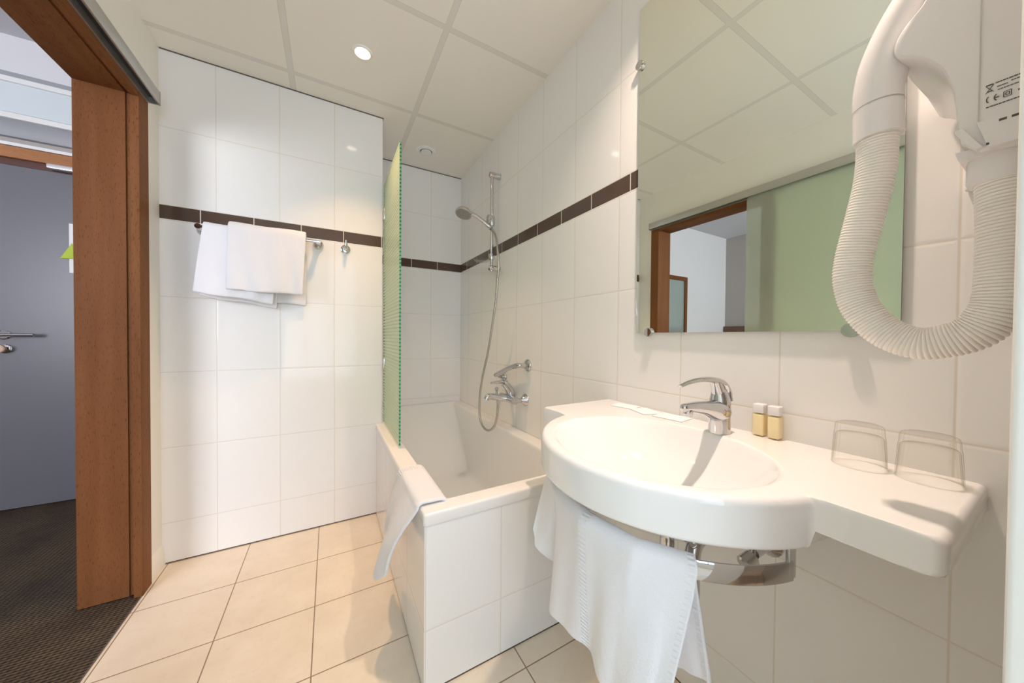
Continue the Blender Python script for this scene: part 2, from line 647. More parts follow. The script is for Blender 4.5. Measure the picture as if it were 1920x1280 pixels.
# wall behind the camera with a window
WX0, WX1, WZ0, WZ1 = -0.64, 0.36, 0.40, 2.25
struct(boxes('wall_front', [
    (XL, WX0, YB - 0.12, YB, -0.05, HZ), (WX1, XR, YB - 0.12, YB, -0.05, HZ),
    (WX0, WX1, YB - 0.12, YB, -0.05, WZ0), (WX0, WX1, YB - 0.12, YB, WZ1, HZ)], M['paint']), 'painted wall opposite the towels', 'wall')
w1 = struct(empty('window_1', (0, YB, 0), 'bathroom window with three panes', 'window'))
bm = bmesh.new()
box(bm, WX0, WX1, YB - 0.07, YB - 0.03, WZ0, WZ0 + 0.04)
box(bm, WX0, WX1, YB - 0.07, YB - 0.03, WZ1 - 0.04, WZ1)
wp = (WX1 - WX0) / 3
for k in range(4):
    xx = WX0 + wp * k
    box(bm, max(WX0, xx - 0.010), min(WX1, xx + 0.010), YB - 0.07, YB - 0.03, WZ0, WZ1)
link('window_frame', bm, M['rubber'], w1)
for k in range(3):
    boxes('pane', [(WX0 + wp * k + 0.009, WX0 + wp * (k + 1) - 0.009, YB - 0.060, YB - 0.052, WZ0 + 0.03, WZ1 - 0.03)], M['bath_pane'], w1)
struct(boxes('wall_partition', [(0.42, 0.56, YB, 0.026, 0.0, ZC)], M['paint_white'], bev=0.004), 'white wall edge at the right border', 'wall')

# dark joint strips stand in for shade in the gap between ceiling and walls
tr3 = struct(empty('trim_3', (0.0, Y1, ZC), 'thin dark joint strip painted as the shadow line between ceiling and back walls', 'joint'))
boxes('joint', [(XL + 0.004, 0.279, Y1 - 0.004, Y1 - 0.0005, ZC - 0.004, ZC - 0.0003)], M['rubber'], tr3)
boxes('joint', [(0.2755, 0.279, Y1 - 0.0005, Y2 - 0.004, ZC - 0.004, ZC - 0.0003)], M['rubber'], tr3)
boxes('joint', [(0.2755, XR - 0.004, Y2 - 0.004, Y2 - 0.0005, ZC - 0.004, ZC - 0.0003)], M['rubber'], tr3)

# skirting beside the door frame
bm = bmesh.new()
ngon_prism(bm, [(XL, 0.0), (XL + 0.012, 0.0), (XL + 0.010, 0.05), (XL + 0.006, 0.082), (XL, 0.095)], lambda p, d: (p[0], d, p[1]), 1.934, Y1)
struct(link('baseboard_left', bm, M['paint'], angle=50), 'cream coved skirting piece', 'skirting')

# ------------------------------------------------------------------ doorway: frame, rail, sliding leaf
tr1 = struct(empty('trim_1', (XL, 1.47, 0), 'beech doorway frame to the hall', 'door frame'))
DN, DF = 1.07, 1.87
boxes('jamb', [(XH - 0.012, -0.700, DF, DF + 0.022, 0.006, 2.012)], M['wood_v'], tr1, 0.0015)
boxes('jamb_rebate', [(-0.700, -0.684, DF + 0.006, DF + 0.022, 0.006, 2.012)], M['wood_v'], tr1)
boxes('architrave', [(-0.684, -0.658, DF - 0.013, 1.934, 0.0, 2.09)], M['wood_v'], tr1, 0.002)
boxes('jamb', [(XH - 0.012, -0.700, DN - 0.022, DN, 0.006, 2.012)], M['wood_v'], tr1, 0.0015)
boxes('architrave', [(-0.684, -0.658, DN - 0.064, DN + 0.013, 0.0, 2.09)], M['wood_v'], tr1, 0.002)
boxes('head_lining', [(XH - 0.012, -0.700, DN - 0.022, DF + 0.022, 2.010, 2.032)], M['wood_y'], tr1, 0.0015)
boxes('head_rebate', [(-0.700, -0.684, DN - 0.02, DF + 0.02, 2.016, 2.032)], M['wood_y'], tr1)
boxes('head_architrave', [(-0.684, -0.659, DN + 0.013, DF - 0.013, 1.999, 2.088)], M['wood_y'], tr1, 0.002)
struct(boxes('trim_2', [(-0.6640, -0.6605, DN, DF + 0.01, -0.004, 0.0022)], M['rubber']), 'thin dark threshold strip between carpet and tiles', 'threshold')

rail = empty('sliding_rail', (-0.64, 1.0, 2.05), 'brushed aluminium sliding door rail above the doorway', 'rail')
bm = bmesh.new()
box(bm, -0.6585, -0.622, 0.14, 1.93, 2.066, 2.078, bev=0.0015)
box(bm, -0.629, -0.621, 0.14, 1.93, 2.026, 2.072, bev=0.0015)
box(bm, -0.6585, -0.6535, 0.14, 1.93, 2.020, 2.072)
link('channel', bm, M['alu'], rail)
boxes('slot_shade', [(-0.6535, -0.629, 0.145, 1.928, 2.046, 2.066)], M['black'], rail)  # black fill stands in for the shade inside the open channel
boxes('end_cap', [(-0.659, -0.620, 1.928, 1.932, 2.021, 2.079)], M['alu'], rail)

d2 = struct(empty('door_2', (-0.645, 0.68, 0), 'frosted green glass sliding door', 'door'))
boxes('glass_leaf', [(-0.650, -0.640, 0.19, 1.161, 0.012, 2.045)], M['leaf'], d2)

# ------------------------------------------------------------------ hall and bedroom beyond the doorway
struct(boxes('wall_hall', [(HX0, XH, HY1, HY1 + 0.1, -0.05, HZ)], M['paint_hall']), 'pale hallway wall around the grey door', 'wall')
struct(boxes('wall_bedroom', [(HX0 - 0.1, HX0, HY0, HY1, -0.05, HZ)], M['paint_grey']), 'grey bedroom wall seen in the mirror', 'wall')
BX0, BX1, BZ0, BZ1 = -3.8, -1.88, 0.9, 2.35
struct(boxes('wall_window', [
    (HX0, BX0, HY0 - 0.12, HY0, -0.05, HZ), (BX1, XH, HY0 - 0.12, HY0, -0.05, HZ),
    (BX0, BX1, HY0 - 0.12, HY0, -0.05, BZ0), (BX0, BX1, HY0 - 0.12, HY0, BZ1, HZ)], M['paint_hall']), 'bedroom wall with the window', 'wall')
w2 = struct(empty('window_2', ((BX0 + BX1) / 2, HY0, 0), 'bedroom window', 'window'))
bm = bmesh.new()
box(bm, BX0, BX1, HY0 - 0.08, HY0 - 0.02, BZ0, BZ0 + 0.05)
box(bm, BX0, BX1, HY0 - 0.08, HY0 - 0.02, BZ1 - 0.05, BZ1)
for xx in (BX0, (BX0 + BX1) / 2 - 0.025, BX1 - 0.05):
    box(bm, xx, xx + 0.05, HY0 - 0.08, HY0 - 0.02, BZ0, BZ1)
link('window_frame', bm, M['paint_white'], w2)
for a, b in ((BX0 + 0.05, (BX0 + BX1) / 2 - 0.025), ((BX0 + BX1) / 2 + 0.025, BX1 - 0.05)):
    boxes('pane', [(a, b, HY0 - 0.055, HY0 - 0.047, BZ0 + 0.05, BZ1 - 0.05)], M['bed_pane'], w2)

d1 = struct(empty('door_1', (-1.34, HY1, 0), 'grey entrance door at the end of the hall', 'door'))
boxes('door_leaf', [(-1.80, -0.90, HY1 - 0.035, HY1 - 0.002, 0.012, 2.052)], M['door_grey'], d1, 0.002)
boxes('door_lining', [(-1.83, -0.87, HY1 - 0.030, HY1 - 0.001, 2.054, 2.092)], M['wood_dark'], d1)
boxes('door_head', [(-1.88, -0.83, HY1 - 0.055, HY1 - 0.001, 2.092, 2.158)], M['wood_x'], d1, 0.003)
for a in (-1.88, -0.862):
    boxes('door_post', [(a, a + 0.032, HY1 - 0.050, HY1 - 0.001, 0.0, 2.092)], M['wood_v'], d1, 0.003)
leaf = [c for c in d1.children if c.name.startswith('door_leaf')][0]
bm = bmesh.new()
lathe(bm, [(0.0, 0.0), (0.027, 0.0), (0.027, 0.006), (0.022, 0.010), (0.0, 0.010)], (-1.672, HY1 - 0.035, 1.049), (0, -1, 0), 28)
link('rosette', bm, M['chrome'], leaf)
bm = bmesh.new()
tube(bm, catmull([(-1.672, HY1 - 0.044, 1.049), (-1.672, HY1 - 0.080, 1.049), (-1.655, HY1 - 0.092, 1.049), (-1.60, HY1 - 0.093, 1.049), (-1.535, HY1 - 0.093, 1.049)], 8), 0.0095, 14)
link('lever_handle', bm, M['chrome'], leaf)
bm = bmesh.new()
lathe(bm, [(0.0, 0.0), (0.027, 0.0), (0.027, 0.006), (0.022, 0.010), (0.010, 0.012), (0.010, 0.034), (0.0, 0.034)], (-1.668, HY1 - 0.035, 0.968), (0, -1, 0), 28)
link('lock_rosette', bm, M['chrome'], leaf)
bm = bmesh.new()
lathe(bm, [(0.0, 0.030), (0.020, 0.030), (0.022, 0.034), (0.022, 0.048), (0.018, 0.052), (0.0, 0.052)], (-1.668, HY1 - 0.035, 0.968), (0, -1, 0), 24)
link('thumb_turn', bm, M['brass'], leaf)
boxes('door_closer', [(-1.485, -1.05, HY1 - 0.085, HY1 - 0.036, 2.058, 2.085)], M['chrome_soft'], d1, 0.003)

# stepped service duct above the entrance door
dk = empty('service_duct', (-1.35, HY1, 2.17), 'pale stepped duct casing with grey louvre above the entrance door', 'duct')
boxes('lower_batten', [(-2.05, XH - 0.001, HY1 - 0.060, HY1 - 0.001, 2.160, 2.178)], M['paint_white'], dk)
boxes('louvre', [(-2.05, XH - 0.001, HY1 - 0.026, HY1 - 0.001, 2.178, 2.215)], M['paint_grey'], dk)
bm = bmesh.new()
ngon_prism(bm, [(0.0, 2.215), (0.045, 2.218), (0.058, 2.25), (0.052, 2.29), (0.035, 2.318), (0.0, 2.32)], lambda p, d: (d, HY1 - 0.001 - p[0], p[1]), -2.05, XH - 0.001)
link('rounded_louvre', bm, M['louvre'], dk)
boxes('batten', [(-2.05, XH - 0.001, HY1 - 0.060, HY1 - 0.001, 2.318, 2.352)], M['paint_white'], dk, 0.004)
boxes('panel', [(-2.05, XH - 0.001, HY1 - 0.046, HY1 - 0.001, 2.358, 2.53)], M['pale_blue'], dk)
boxes('upper_batten', [(-2.05, XH - 0.001, HY1 - 0.060, HY1 - 0.001, 2.53, 2.56)], M['paint_white'], dk, 0.003)
boxes('recess_shade', [(-2.05, XH - 0.001, HY1 - 0.006, HY1 - 0.001, 2.56, 2.612)], M['louvre'], dk)  # grey strip painted as the shadow in the gap above the batten

sg = empty('escape_notice', (-1.31, HY1 - 0.04, 1.6), 'white notice sheet on the grey entrance door', 'notice')
boxes('sheet', [(-1.419, -1.21, HY1 - 0.0385, HY1 - 0.0355, 1.440, 1.747)], M['paper'], sg)
bm = bmesh.new()
ngon_prism(bm, [(-1.452, 1.527), (-1.392, 1.527), (-1.405, 1.625)], lambda p, d: (p[0], d, p[1]), HY1 - 0.0445, HY1 - 0.0420)
tag(link('door_hanger', bm, M['lime'], smooth=False), 'lime green corner of a card beside the white notice on the grey door', 'card')

wm = empty('wall_mirror', (-2.9, HY1, 1.1), 'tall wood framed mirror on the pale bedroom wall seen through the bathroom mirror', 'mirror')
bm = bmesh.new()
for s in ((-3.12, -3.06, 0.3, 2.03), (-2.62, -2.56, 0.3, 2.03), (-3.06, -2.62, 0.3, 0.36), (-3.06, -2.62, 1.97, 2.03)):
    box(bm, s[0], s[1], HY1 - 0.03, HY1 - 0.001, s[2], s[3])
link('frame', bm, M['wood_v'], wm)
boxes('mirror_glass', [(-3.06, -2.62, HY1 - 0.012, HY1 - 0.002, 0.36, 1.97)], plain('grey_mirror', (0.55, 0.68, 0.66), 0.15, 0.6), wm)
tag(boxes('headboard', [(HX0 + 0.001, HX0 + 0.06, 0.4, 3.165, 0.3, 1.275)], M['headboard'], bev=0.004), 'brown panelled headboard against the grey bedroom wall', 'headboard')

# ------------------------------------------------------------------ ceiling fittings
for (lx, ly), lab in zip(LAMPS, ('recessed round downlight in the ceiling panel left of the shower screen', 'recessed round downlight in the ceiling above the washbasin')):
    dl = empty('downlight', (lx, ly, ZC), lab, 'downlight', 'ceiling downlights')
    bm = bmesh.new()
    lathe(bm, [(0.030, -0.0035), (0.033, -0.006), (0.040, -0.005), (0.043, 0.0), (0.030, 0.0)], (lx, ly, ZC), (0, 0, 1), 40)
    link('trim_ring', bm, M['paint'], dl)
    bm = bmesh.new()
    lathe(bm, [(0.0, -0.005), (0.026, -0.005), (0.029, -0.002), (0.0, -0.002)], (lx, ly, ZC), (0, 0, 1), 32)
    link('lens', bm, M['lens'], dl)

vt = empty('ceiling_vent', (0.586, 2.28, ZC), 'round white extractor vent in the ceiling over the bath', 'vent')
bm = bmesh.new()
lathe(bm, [(0.040, 0.0), (0.040, -0.006), (0.046, -0.010), (0.060, -0.007), (0.066, 0.0)], (0.586, 2.28, ZC), (0, 0, 1), 48)
link('collar', bm, M['paint_white'], vt)
bm = bmesh.new()
lathe(bm, [(0.0, -0.001), (0.0405, -0.001), (0.0405, -0.0035), (0.0, -0.0035)], (0.586, 2.28, ZC), (0, 0, 1), 40)
link('throat', bm, M['black'], vt)
bm = bmesh.new()
lathe(bm, [(0.0, -0.0035), (0.034, -0.0035), (0.0365, -0.010), (0.034, -0.014), (0.0, -0.0155)], (0.586, 2.28, ZC), (0, 0, 1), 48)
link('disc', bm, M['paint_white'], vt)

# ------------------------------------------------------------------ bathtub with its tiled apron
TX0, TX1, TY0, TY1, TZ = 0.240, XR - 0.0005, 0.942, Y2 - 0.0005, 0.537
tub = empty('bathtub', (0.6, 1.7, 0), 'white bathtub in the tiled alcove', 'bathtub')
boxes('tiled_apron', [(0.2425, XR - 0.0005, 0.9445, 1.0, 0.0, 0.500), (0.2425, 0.290, 1.0, Y2 - 0.0005, 0.0, 0.500)], M['tile_apron'], tub)['label'] = 'white tiled apron'
bm = bmesh.new()


def rrect(x0, x1, y0, y1, r, z, n=8):
    pts = []
    for cx, cy, a0 in ((x1 - r, y1 - r, 0), (x0 + r, y1 - r, 90), (x0 + r, y0 + r, 180), (x1 - r, y0 + r, 270)):
        for k in range(n + 1):
            a = math.radians(a0 + 90 * k / n)
            pts.append((cx + r * math.cos(a), cy + r * math.sin(a), z))
    return pts


loops = [
    rrect(TX0 + .003, TX1, TY0 + .003, TY1, 0.008, 0.497),
    rrect(TX0, TX1, TY0, TY1, 0.010, 0.503),
    rrect(TX0, TX1, TY0, TY1, 0.010, TZ - 0.008),
    rrect(TX0 + .003, TX1, TY0 + .003, TY1, 0.010, TZ - 0.002),
    rrect(TX0 + .009, TX1 - .002, TY0 + .009, TY1 - .002, 0.012, TZ),
    rrect(0.309, 0.868, 1.004, 2.492, 0.035, TZ),
    rrect(0.314, 0.863, 1.010, 2.487, 0.038, TZ - 0.004),
    rrect(0.318, 0.860, 1.016, 2.480, 0.042, TZ - 0.014),
    rrect(0.335, 0.848, 1.060, 2.38, 0.060, 0.42),
    rrect(0.352, 0.832, 1.105, 2.24, 0.070, 0.28),
    rrect(0.368, 0.814, 1.150, 2.12, 0.080, 0.185),
    rrect(0.382, 0.800, 1.175, 2.08, 0.085, 0.160),
    rrect(0.410, 0.770, 1.215, 2.03, 0.085, 0.146),
    rrect(0.470, 0.700, 1.300, 1.92, 0.080, 0.143)]
vl = [[bm.verts.new(p) for p in lp] for lp in loops]
for a, b in zip(vl, vl[1:]):
    n = len(a)
    for k in range(n):
        bm.faces.new((a[k], a[(k + 1) % n], b[(k + 1) % n], b[k]))
bm.faces.new(vl[-1])
link('tub_shell', bm, M['acrylic'], tub, angle=60, weighted=True)
boxes('wall_upstand', [(0.276, XR - 0.002, Y2 - 0.010, Y2 - 0.0005, 0.530, 0.580)], M['acrylic'], tub, 0.002)
bm = bmesh.new()
lathe(bm, [(0.0, 0.0), (0.030, 0.0), (0.032, 0.003), (0.024, 0.006), (0.0, 0.006)], (0.58, 1.40, 0.143), (0, 0, 1), 28)
link('drain', bm, M['chrome'], tub)

# ------------------------------------------------------------------ shower screen
ss = empty('shower_screen', (0.285, 1.8, TZ), 'striped green glass shower screen standing on the bath rim', 'shower screen')
bm = bmesh.new()
fs = box(bm, 0.280, 0.288, 1.560, 2.060, 0.548, 1.952)
o = link('glass_pane', bm, [M['screen'], M['screen_edge']], ss, smooth=False)
for p in o.data.polygons:
    if abs(p.normal.x) < 0.5:
        p.material_index = 1
for zz in (0.90, 1.775):
    bm = bmesh.new()
    box(bm, 0.2762, 0.292, 2.028, 2.078, zz - 0.030, zz + 0.030, bev=0.003)
    link('hinge', bm, M['chrome_soft'], ss)
boxes('seal_strip', [(0.279, 0.289, 1.565, 2.058, 0.5375, 0.549)], plain('clear_seal', (0.78, 0.74, 0.66), 0.3), ss)

# ------------------------------------------------------------------ shower rail, hand shower, mixer, grab bar
SX, SY = 0.885, 1.84
sr = empty('shower_rail', (XR, SY, 1.78), 'chrome vertical shower riser rail on the alcove wall', 'shower rail')
bm = bmesh.new()
tube(bm, [(SX, SY, 1.470), (SX, SY, 2.085)], 0.010, 20)
link('bar', bm, M['chrome'], sr)
for zz in (2.070, 1.490):
    bm = bmesh.new()
    lathe(bm, [(0.0, -0.016), (0.015, -0.016), (0.017, -0.013), (0.017, 0.050), (0.021, 0.052), (0.021, 0.0535), (0.0, 0.0535)], (SX, SY, zz), (1, 0, 0), 28)
    link('wall_mount', bm, M['chrome'], sr)
bm = bmesh.new()
lathe(bm, [(0.0, -0.030), (0.016, -0.030), (0.019, -0.022), (0.019, 0.022), (0.016, 0.030), (0.0, 0.030)], (SX, SY, 1.785), (0, 0, 1), 24)
lathe(bm, [(0.0, -0.026), (0.014, -0.020), (0.019, -0.006), (0.019, 0.004), (0.0, 0.012)], (SX - 0.012, SY - 0.004, 1.800), (1, 0.2, -0.1), 20)
tube(bm, [(SX, SY, 1.778), (SX - 0.035, SY - 0.004, 1.772)], 0.014, 16)
link('slider', bm, M['chrome'], sr)
bm = bmesh.new()
lathe(bm, [(0.0, -0.018), (0.016, -0.018), (0.018, -0.012), (0.018, 0.012), (0.016, 0.018), (0.0, 0.018)], (SX, SY, 1.560), (0, 0, 1), 24)
link('lower_clamp', bm, M['chrome'], sr)
bm = bmesh.new()
lathe(bm, [(0.0, 0.0), (0.040, 0.002), (0.050, 0.010), (0.052, 0.016), (0.046, 0.014), (0.0, 0.006)], (SX - 0.060, SY + 0.02, 1.527), (0, 0, 1), 32)
link('soap_tray', bm, thin_glass('clear_tray', (0.93, 0.92, 0.90), 0.3), sr)

hs = empty('hand_shower', (SX - 0.04, SY, 1.78), 'chrome hand shower with steel hose hung on the riser rail', 'shower head')
bm = bmesh.new()
hc = Vector((0.703, 1.850, 1.806))
hx = Vector((-0.30, -0.22, -0.93)).normalized()
lathe(bm, [(0.0, -0.020), (0.020, -0.020), (0.044, -0.008), (0.050, 0.004), (0.050, 0.012), (0.047, 0.014), (0.0, 0.0142)], hc, hx, 40)
link('spray_head', bm, M['chrome'], hs)
bm = bmesh.new()
lathe(bm, [(0.0, 0.0143), (0.045, 0.0143), (0.044, 0.0165), (0.0, 0.0175)], hc, hx, 40)
link('spray_face', bm, M['nozzle_face'], hs)
bm = bmesh.new()
hp = catmull([(0.735, 1.848, 1.812), (0.775, 1.846, 1.800), (0.820, 1.842, 1.777), (0.862, 1.838, 1.748), (0.876, 1.832, 1.735)], 8)
tube(bm, hp, [0.0135 - 0.002 * math.sin(PI * i / (len(hp) - 1)) for i in range(len(hp))], 18)
link('handle', bm, M['chrome'], hs)
bm = bmesh.new()
hose = [(0.876, 1.832, 1.735), (0.880, 1.79, 1.695), (0.850, 1.70, 1.620), (0.835, 1.655, 1.545), (0.825, 1.622, 1.46), (0.82, 1.625, 1.393), (0.82, 1.643, 1.275), (0.82, 1.689, 1.126),
        (0.82, 1.745, 0.969), (0.82, 1.819, 0.818), (0.82, 1.858, 0.696), (0.82, 1.866, 0.60), (0.82, 1.846, 0.535), (0.82, 1.79, 0.504), (0.82, 1.72, 0.509), (0.82, 1.652, 0.552), (0.82, 1.62, 0.614), (0.82, 1.608, 0.692)]
hpts = resample(catmull(hose, 16), 700)
tube(bm, hpts, [0.0068 + 0.0005 * (1 if (i % 4) < 2 else -1) for i in range(len(hpts))], 10)
link('hose', bm, M['steel_hose'], hs, angle=80)

mx = empty('bath_mixer', (0.9, 1.585, 0.715), 'chrome bath mixer tap on the wall above the tub', 'tap')
bm = bmesh.new()
tube(bm, [(0.872, 1.505, 0.716), (0.872, 1.665, 0.716)], 0.021, 24)
for yy in (1.512, 1.662):
    tube(bm, [(0.872, yy, 0.716), (0.928, yy, 0.714)], 0.0125, 18)
link('body', bm, M['chrome'], mx)
for yy in (1.512, 1.662):
    bm = bmesh.new()
    lathe(bm, [(0.0, 0.0), (0.014, 0.0), (0.018, 0.008), (0.032, 0.022), (0.034, 0.0275), (0.0, 0.0275)], (0.911, yy, 0.714), (1, 0, 0), 32)
    link('escutcheon', bm, M['chrome'], mx)
bm = bmesh.new()
sp = catmull([(0.876, 1.588, 0.716), (0.835, 1.588, 0.722), (0.79, 1.588, 0.730), (0.760, 1.588, 0.736), (0.745, 1.588, 0.733), (0.738, 1.588, 0.720)], 8)
tube(bm, sp, [0.020 - 0.005 * i / (len(sp) - 1) for i in range(len(sp))], 20)
link('spout', bm, M['chrome'], mx)
bm = bmesh.new()
lathe(bm, [(0.0, 0.0), (0.006, 0.0), (0.006, 0.022), (0.010, 0.026), (0.010, 0.040), (0.0, 0.042)], (0.800, 1.588, 0.742), (0, 0, 1), 18)
link('diverter', bm, M['chrome'], mx)
bm = bmesh.new()
tube(bm, catmull([(0.895, 1.588, 0.722), (0.884, 1.588, 0.755), (0.864, 1.588, 0.785), (0.845, 1.588, 0.803)], 8), [0.028 - 0.0085 * i / 24 for i in range(25)], 22)
link('cartridge_dome', bm, M['chrome'], mx)
bm = bmesh.new()
tube(bm, catmull([(0.862, 1.588, 0.806), (0.835, 1.588, 0.812), (0.80, 1.588, 0.811), (0.765, 1.588, 0.808)], 8), [0.013 - 0.007 * i / 24 for i in range(25)], 16, flat=1.3, ref=(0, 0, 1))
link('lever', bm, M['chrome'], mx)
bm = bmesh.new()
tube(bm, [(0.82, 1.608, 0.690), (0.82, 1.602, 0.716)], 0.0095, 16)
link('hose_outlet', bm, M['chrome'], mx)

gb = empty('grab_bar', (XR, 1.62, 0.87), 'short chrome grab bar on the wall above the bath mixer', 'grab bar')
bm = bmesh.new()
tube(bm, catmull([(0.930, 1.487, 0.906), (0.900, 1.487, 0.907), (0.882, 1.495, 0.907), (0.875, 1.530, 0.899), (0.875, 1.600, 0.880), (0.875, 1.680, 0.853), (0.875, 1.750, 0.830)], 8), 0.0135, 20)
tube(bm, catmull([(0.930, 1.760, 0.813), (0.905, 1.752, 0.818), (0.880, 1.735, 0.834)], 8), 0.0105, 16)
link('bar', bm, M['chrome'], gb)
for yy, zz in ((1.487, 0.906), (1.762, 0.812)):
    bm = bmesh.new()
    lathe(bm, [(0.0, 0.0), (0.020, 0.0), (0.030, 0.005), (0.034, 0.011), (0.034, 0.0145), (0.0, 0.0145)], (0.9243, yy, zz), (1, 0, 0), 32)
    link('flange', bm, M['chrome'], gb)

# ------------------------------------------------------------------ towel bar, robe hook, towels on the back wall
tb = empty('towel_bar', (-0.29, Y1, 1.549), 'chrome towel bar carrying the folded white towels', 'towel bar')
TBY = 1.995
bm = bmesh.new()
tube(bm, [(-0.530, TBY, 1.553), (-0.040, TBY, 1.553)], 0.008, 18)
link('bar', bm, M['chrome'], tb)
for xx in (-0.522, -0.053):
    bm = bmesh.new()
    lathe(bm, [(0.0, -0.006), (0.012, -0.006), (0.012, 0.052), (0.023, 0.062), (0.025, 0.070), (0.025, 0.0745), (0.0, 0.0745)], (xx, TBY, 1.553), (0, 1, 0), 28)
    link('wall_mount', bm, M['chrome'], tb)
rh = empty('robe_hook', (0.079, Y1, 1.55), 'single chrome robe hook right of the folded towels', 'hook')
bm = bmesh.new()
lathe(bm, [(0.0, 0.0), (0.016, 0.0), (0.024, 0.004), (0.025, 0.0085), (0.0, 0.0085)], (0.079, Y1 - 0.009, 1.549), (0, 1, 0), 28)
link('backplate', bm, M['chrome'], rh)
bm = bmesh.new()
tube(bm, catmull([(0.079, Y1 - 0.006, 1.548), (0.079, Y1 - 0.030, 1.546), (0.079, Y1 - 0.046, 1.556), (0.079, Y1 - 0.050, 1.588)], 8), [0.0095 - 0.0025 * i / 24 for i in range(25)], 16)
link('peg', bm, M['chrome'], rh)


def bar_towel(x0, x1, ztop, zf0, zf1, zb0, zb1, xf0, xf1, rad, seed, amp):
    """towel folded over the bar: u across, v from the back hem over the bar to the front hem"""
    rnd = random.Random(seed)
    ph = [rnd.uniform(0, 6.28) for _ in range(4)]

    def fn(u, v):
        rr = rad
        if v < 0.44:                       # back drop
            t = v / 0.44
            top = Vector((x0 + (x1 - x0) * u, TBY + rr, ztop - rr))
            bot = Vector((xf0 + 0.01 + (xf1 - xf0) * u, TBY + rr + 0.010, zb0 + (zb1 - zb0) * u))
            p = lerp3(bot, top, t)
            w = (1 - t)
        elif v < 0.56:
            t = (v - 0.44) / 0.12
            a = PI * t
            p = Vector((x0 + (x1 - x0) * u, TBY + rr * math.cos(a), ztop - rr + rr * math.sin(a)))
            w = 0
        else:
            t = (v - 0.56) / 0.44
            top = Vector((x0 + (x1 - x0) * u, TBY - rr, ztop - rr))
            bot = Vector((xf0 + (xf1 - xf0) * u, TBY - rr - 0.012, zf0 + (zf1 - zf0) * u))
            p = lerp3(top, bot, t)
            w = t
        p.y += amp * w * (math.sin(u * 7 + ph[0]) * 0.6 + math.sin(u * 13 + ph[1] + v * 4) * 0.4)
        p.z += 0.003 * math.sin(u * 9 + ph[2]) * (1 if w else 0.6)
        if v > 0.56:
            p.y += 0.004 * math.sin((u - 0.4 * v) * 21 + ph[3]) * w
        return p
    return fn


def double(name, lab, grp, spec, layers):
    """a towel folded in half along its length: the outer cloth and the inner leaf of the fold as one mesh"""
    o = cloth(name, bar_towel(*spec), 30, 60, 0.010, M['terry'])
    return tag(o, lab, 'towel', grp)


big = double('bath_towel', 'wider white bath towel hanging partly behind the other on the towel bar', 'folded bath towels on the bar',
             (-0.503, -0.215, 1.572, 1.252, 1.212, 1.240, 1.196, -0.538, -0.243, 0.019, 3, 0.010), 1)
small = double('bath_towel', 'front white towel folded over the towel bar nearest the robe hook', 'folded bath towels on the bar',
               (-0.412, -0.105, 1.590, 1.268, 1.262, 1.240, 1.215, -0.418, -0.118, 0.036, 8, 0.010), 1)

# ------------------------------------------------------------------ bath mat over the tub corner
MT0, MT1 = 1.30, 0.990


MATB = [(0, (0.205, 1.42, 0.31)), (0.42, (0.190, 1.27, 0.31)), (0.55, (0.140, 1.20, 0.255)), (0.78, (0.135, 1.12, 0.26)), (1, (0.150, 1.07, 0.315))]


def mat_fn(u, v):
    y = MT0 + (MT1 - MT0) * u
    zt = TZ + 0.0075
    if v < 0.16:                        # hangs inside the tub
        t = v / 0.16
        p = lerp3((0.352, y + 0.02, zt - 0.13), (0.330, y, zt - 0.020), t)
    elif v < 0.42:                      # lies over the rim
        t = (v - 0.16) / 0.26
        a = [(0.0, (0.330, y, zt - 0.020)), (0.16, (0.320, y, zt - 0.003)), (0.26, (0.308, y, zt + 0.002)), (0.75, (0.250, y, zt + 0.004)), (0.9, (0.236, y, zt - 0.001)), (1.0, (0.2325, y, zt - 0.016))]
        p = piece(a, t)
    else:
        t = (v - 0.42) / 0.58
        top = Vector((0.2325, y, zt - 0.016))
        bot = piece(MATB, u)
        p = lerp3(top, bot, t)
        p.x -= 0.014 * math.sin(PI * t) * (0.5 + u)
        p.x += 0.007 * math.sin(u * 14 + 1.0) * t
        p.y += 0.008 * math.sin(u * 11) * t
    return p


bmat = cloth('bath_mat', mat_fn, 26, 60, 0.011, M['terry_mat'])
tag(bmat, 'white towelling bath mat draped over the tub corner', 'bath mat')

# ------------------------------------------------------------------ washbasin
BZ = 0.825
wb = empty('washbasin', (XR, 0.49, BZ), 'white ceramic wall washbasin with wide shelf', 'washbasin')
bm = bmesh.new()
CX, CY, RB = 0.711, 0.490, 0.306
OX, OY = 0.660, 0.487
RX0, RX1, RY0, RY1 = 0.627, XR - 0.001, 0.075, 0.905
EX, EY, EA, EB = 0.634, 0.485, 0.198, 0.232
NA = 720


def sd_rect(x, y):
    rc = 0.018
    qx = abs(x - (RX0 + RX1 + 0.1) / 2) - (RX1 + 0.1 - RX0) / 2 + rc
    qy = abs(y - (RY0 + RY1) / 2) - (RY1 - RY0) / 2 + rc
    return math.hypot(max(qx, 0), max(qy, 0)) + min(max(qx, qy), 0) - rc


def sd_circ(x, y):
    return math.hypot(x - CX, y - CY) - RB


def sd_basin(x, y):
    a, b, kk = sd_rect(x, y), sd_circ(x, y), 0.010
    h = max(kk - abs(a - b), 0) / kk
    return min(a, b) - h * h * kk / 4


def ell_exit(dx, dy, cx, cy, a, b):
    px, py = (OX - cx) / a, (OY - cy) / b
    qx, qy = dx / a, dy / b
    A, B, Cc = qx * qx + qy * qy, 2 * (px * qx + py * qy), px * px + py * py - 1
    return (-B + math.sqrt(B * B - 4 * A * Cc)) / (2 * A)


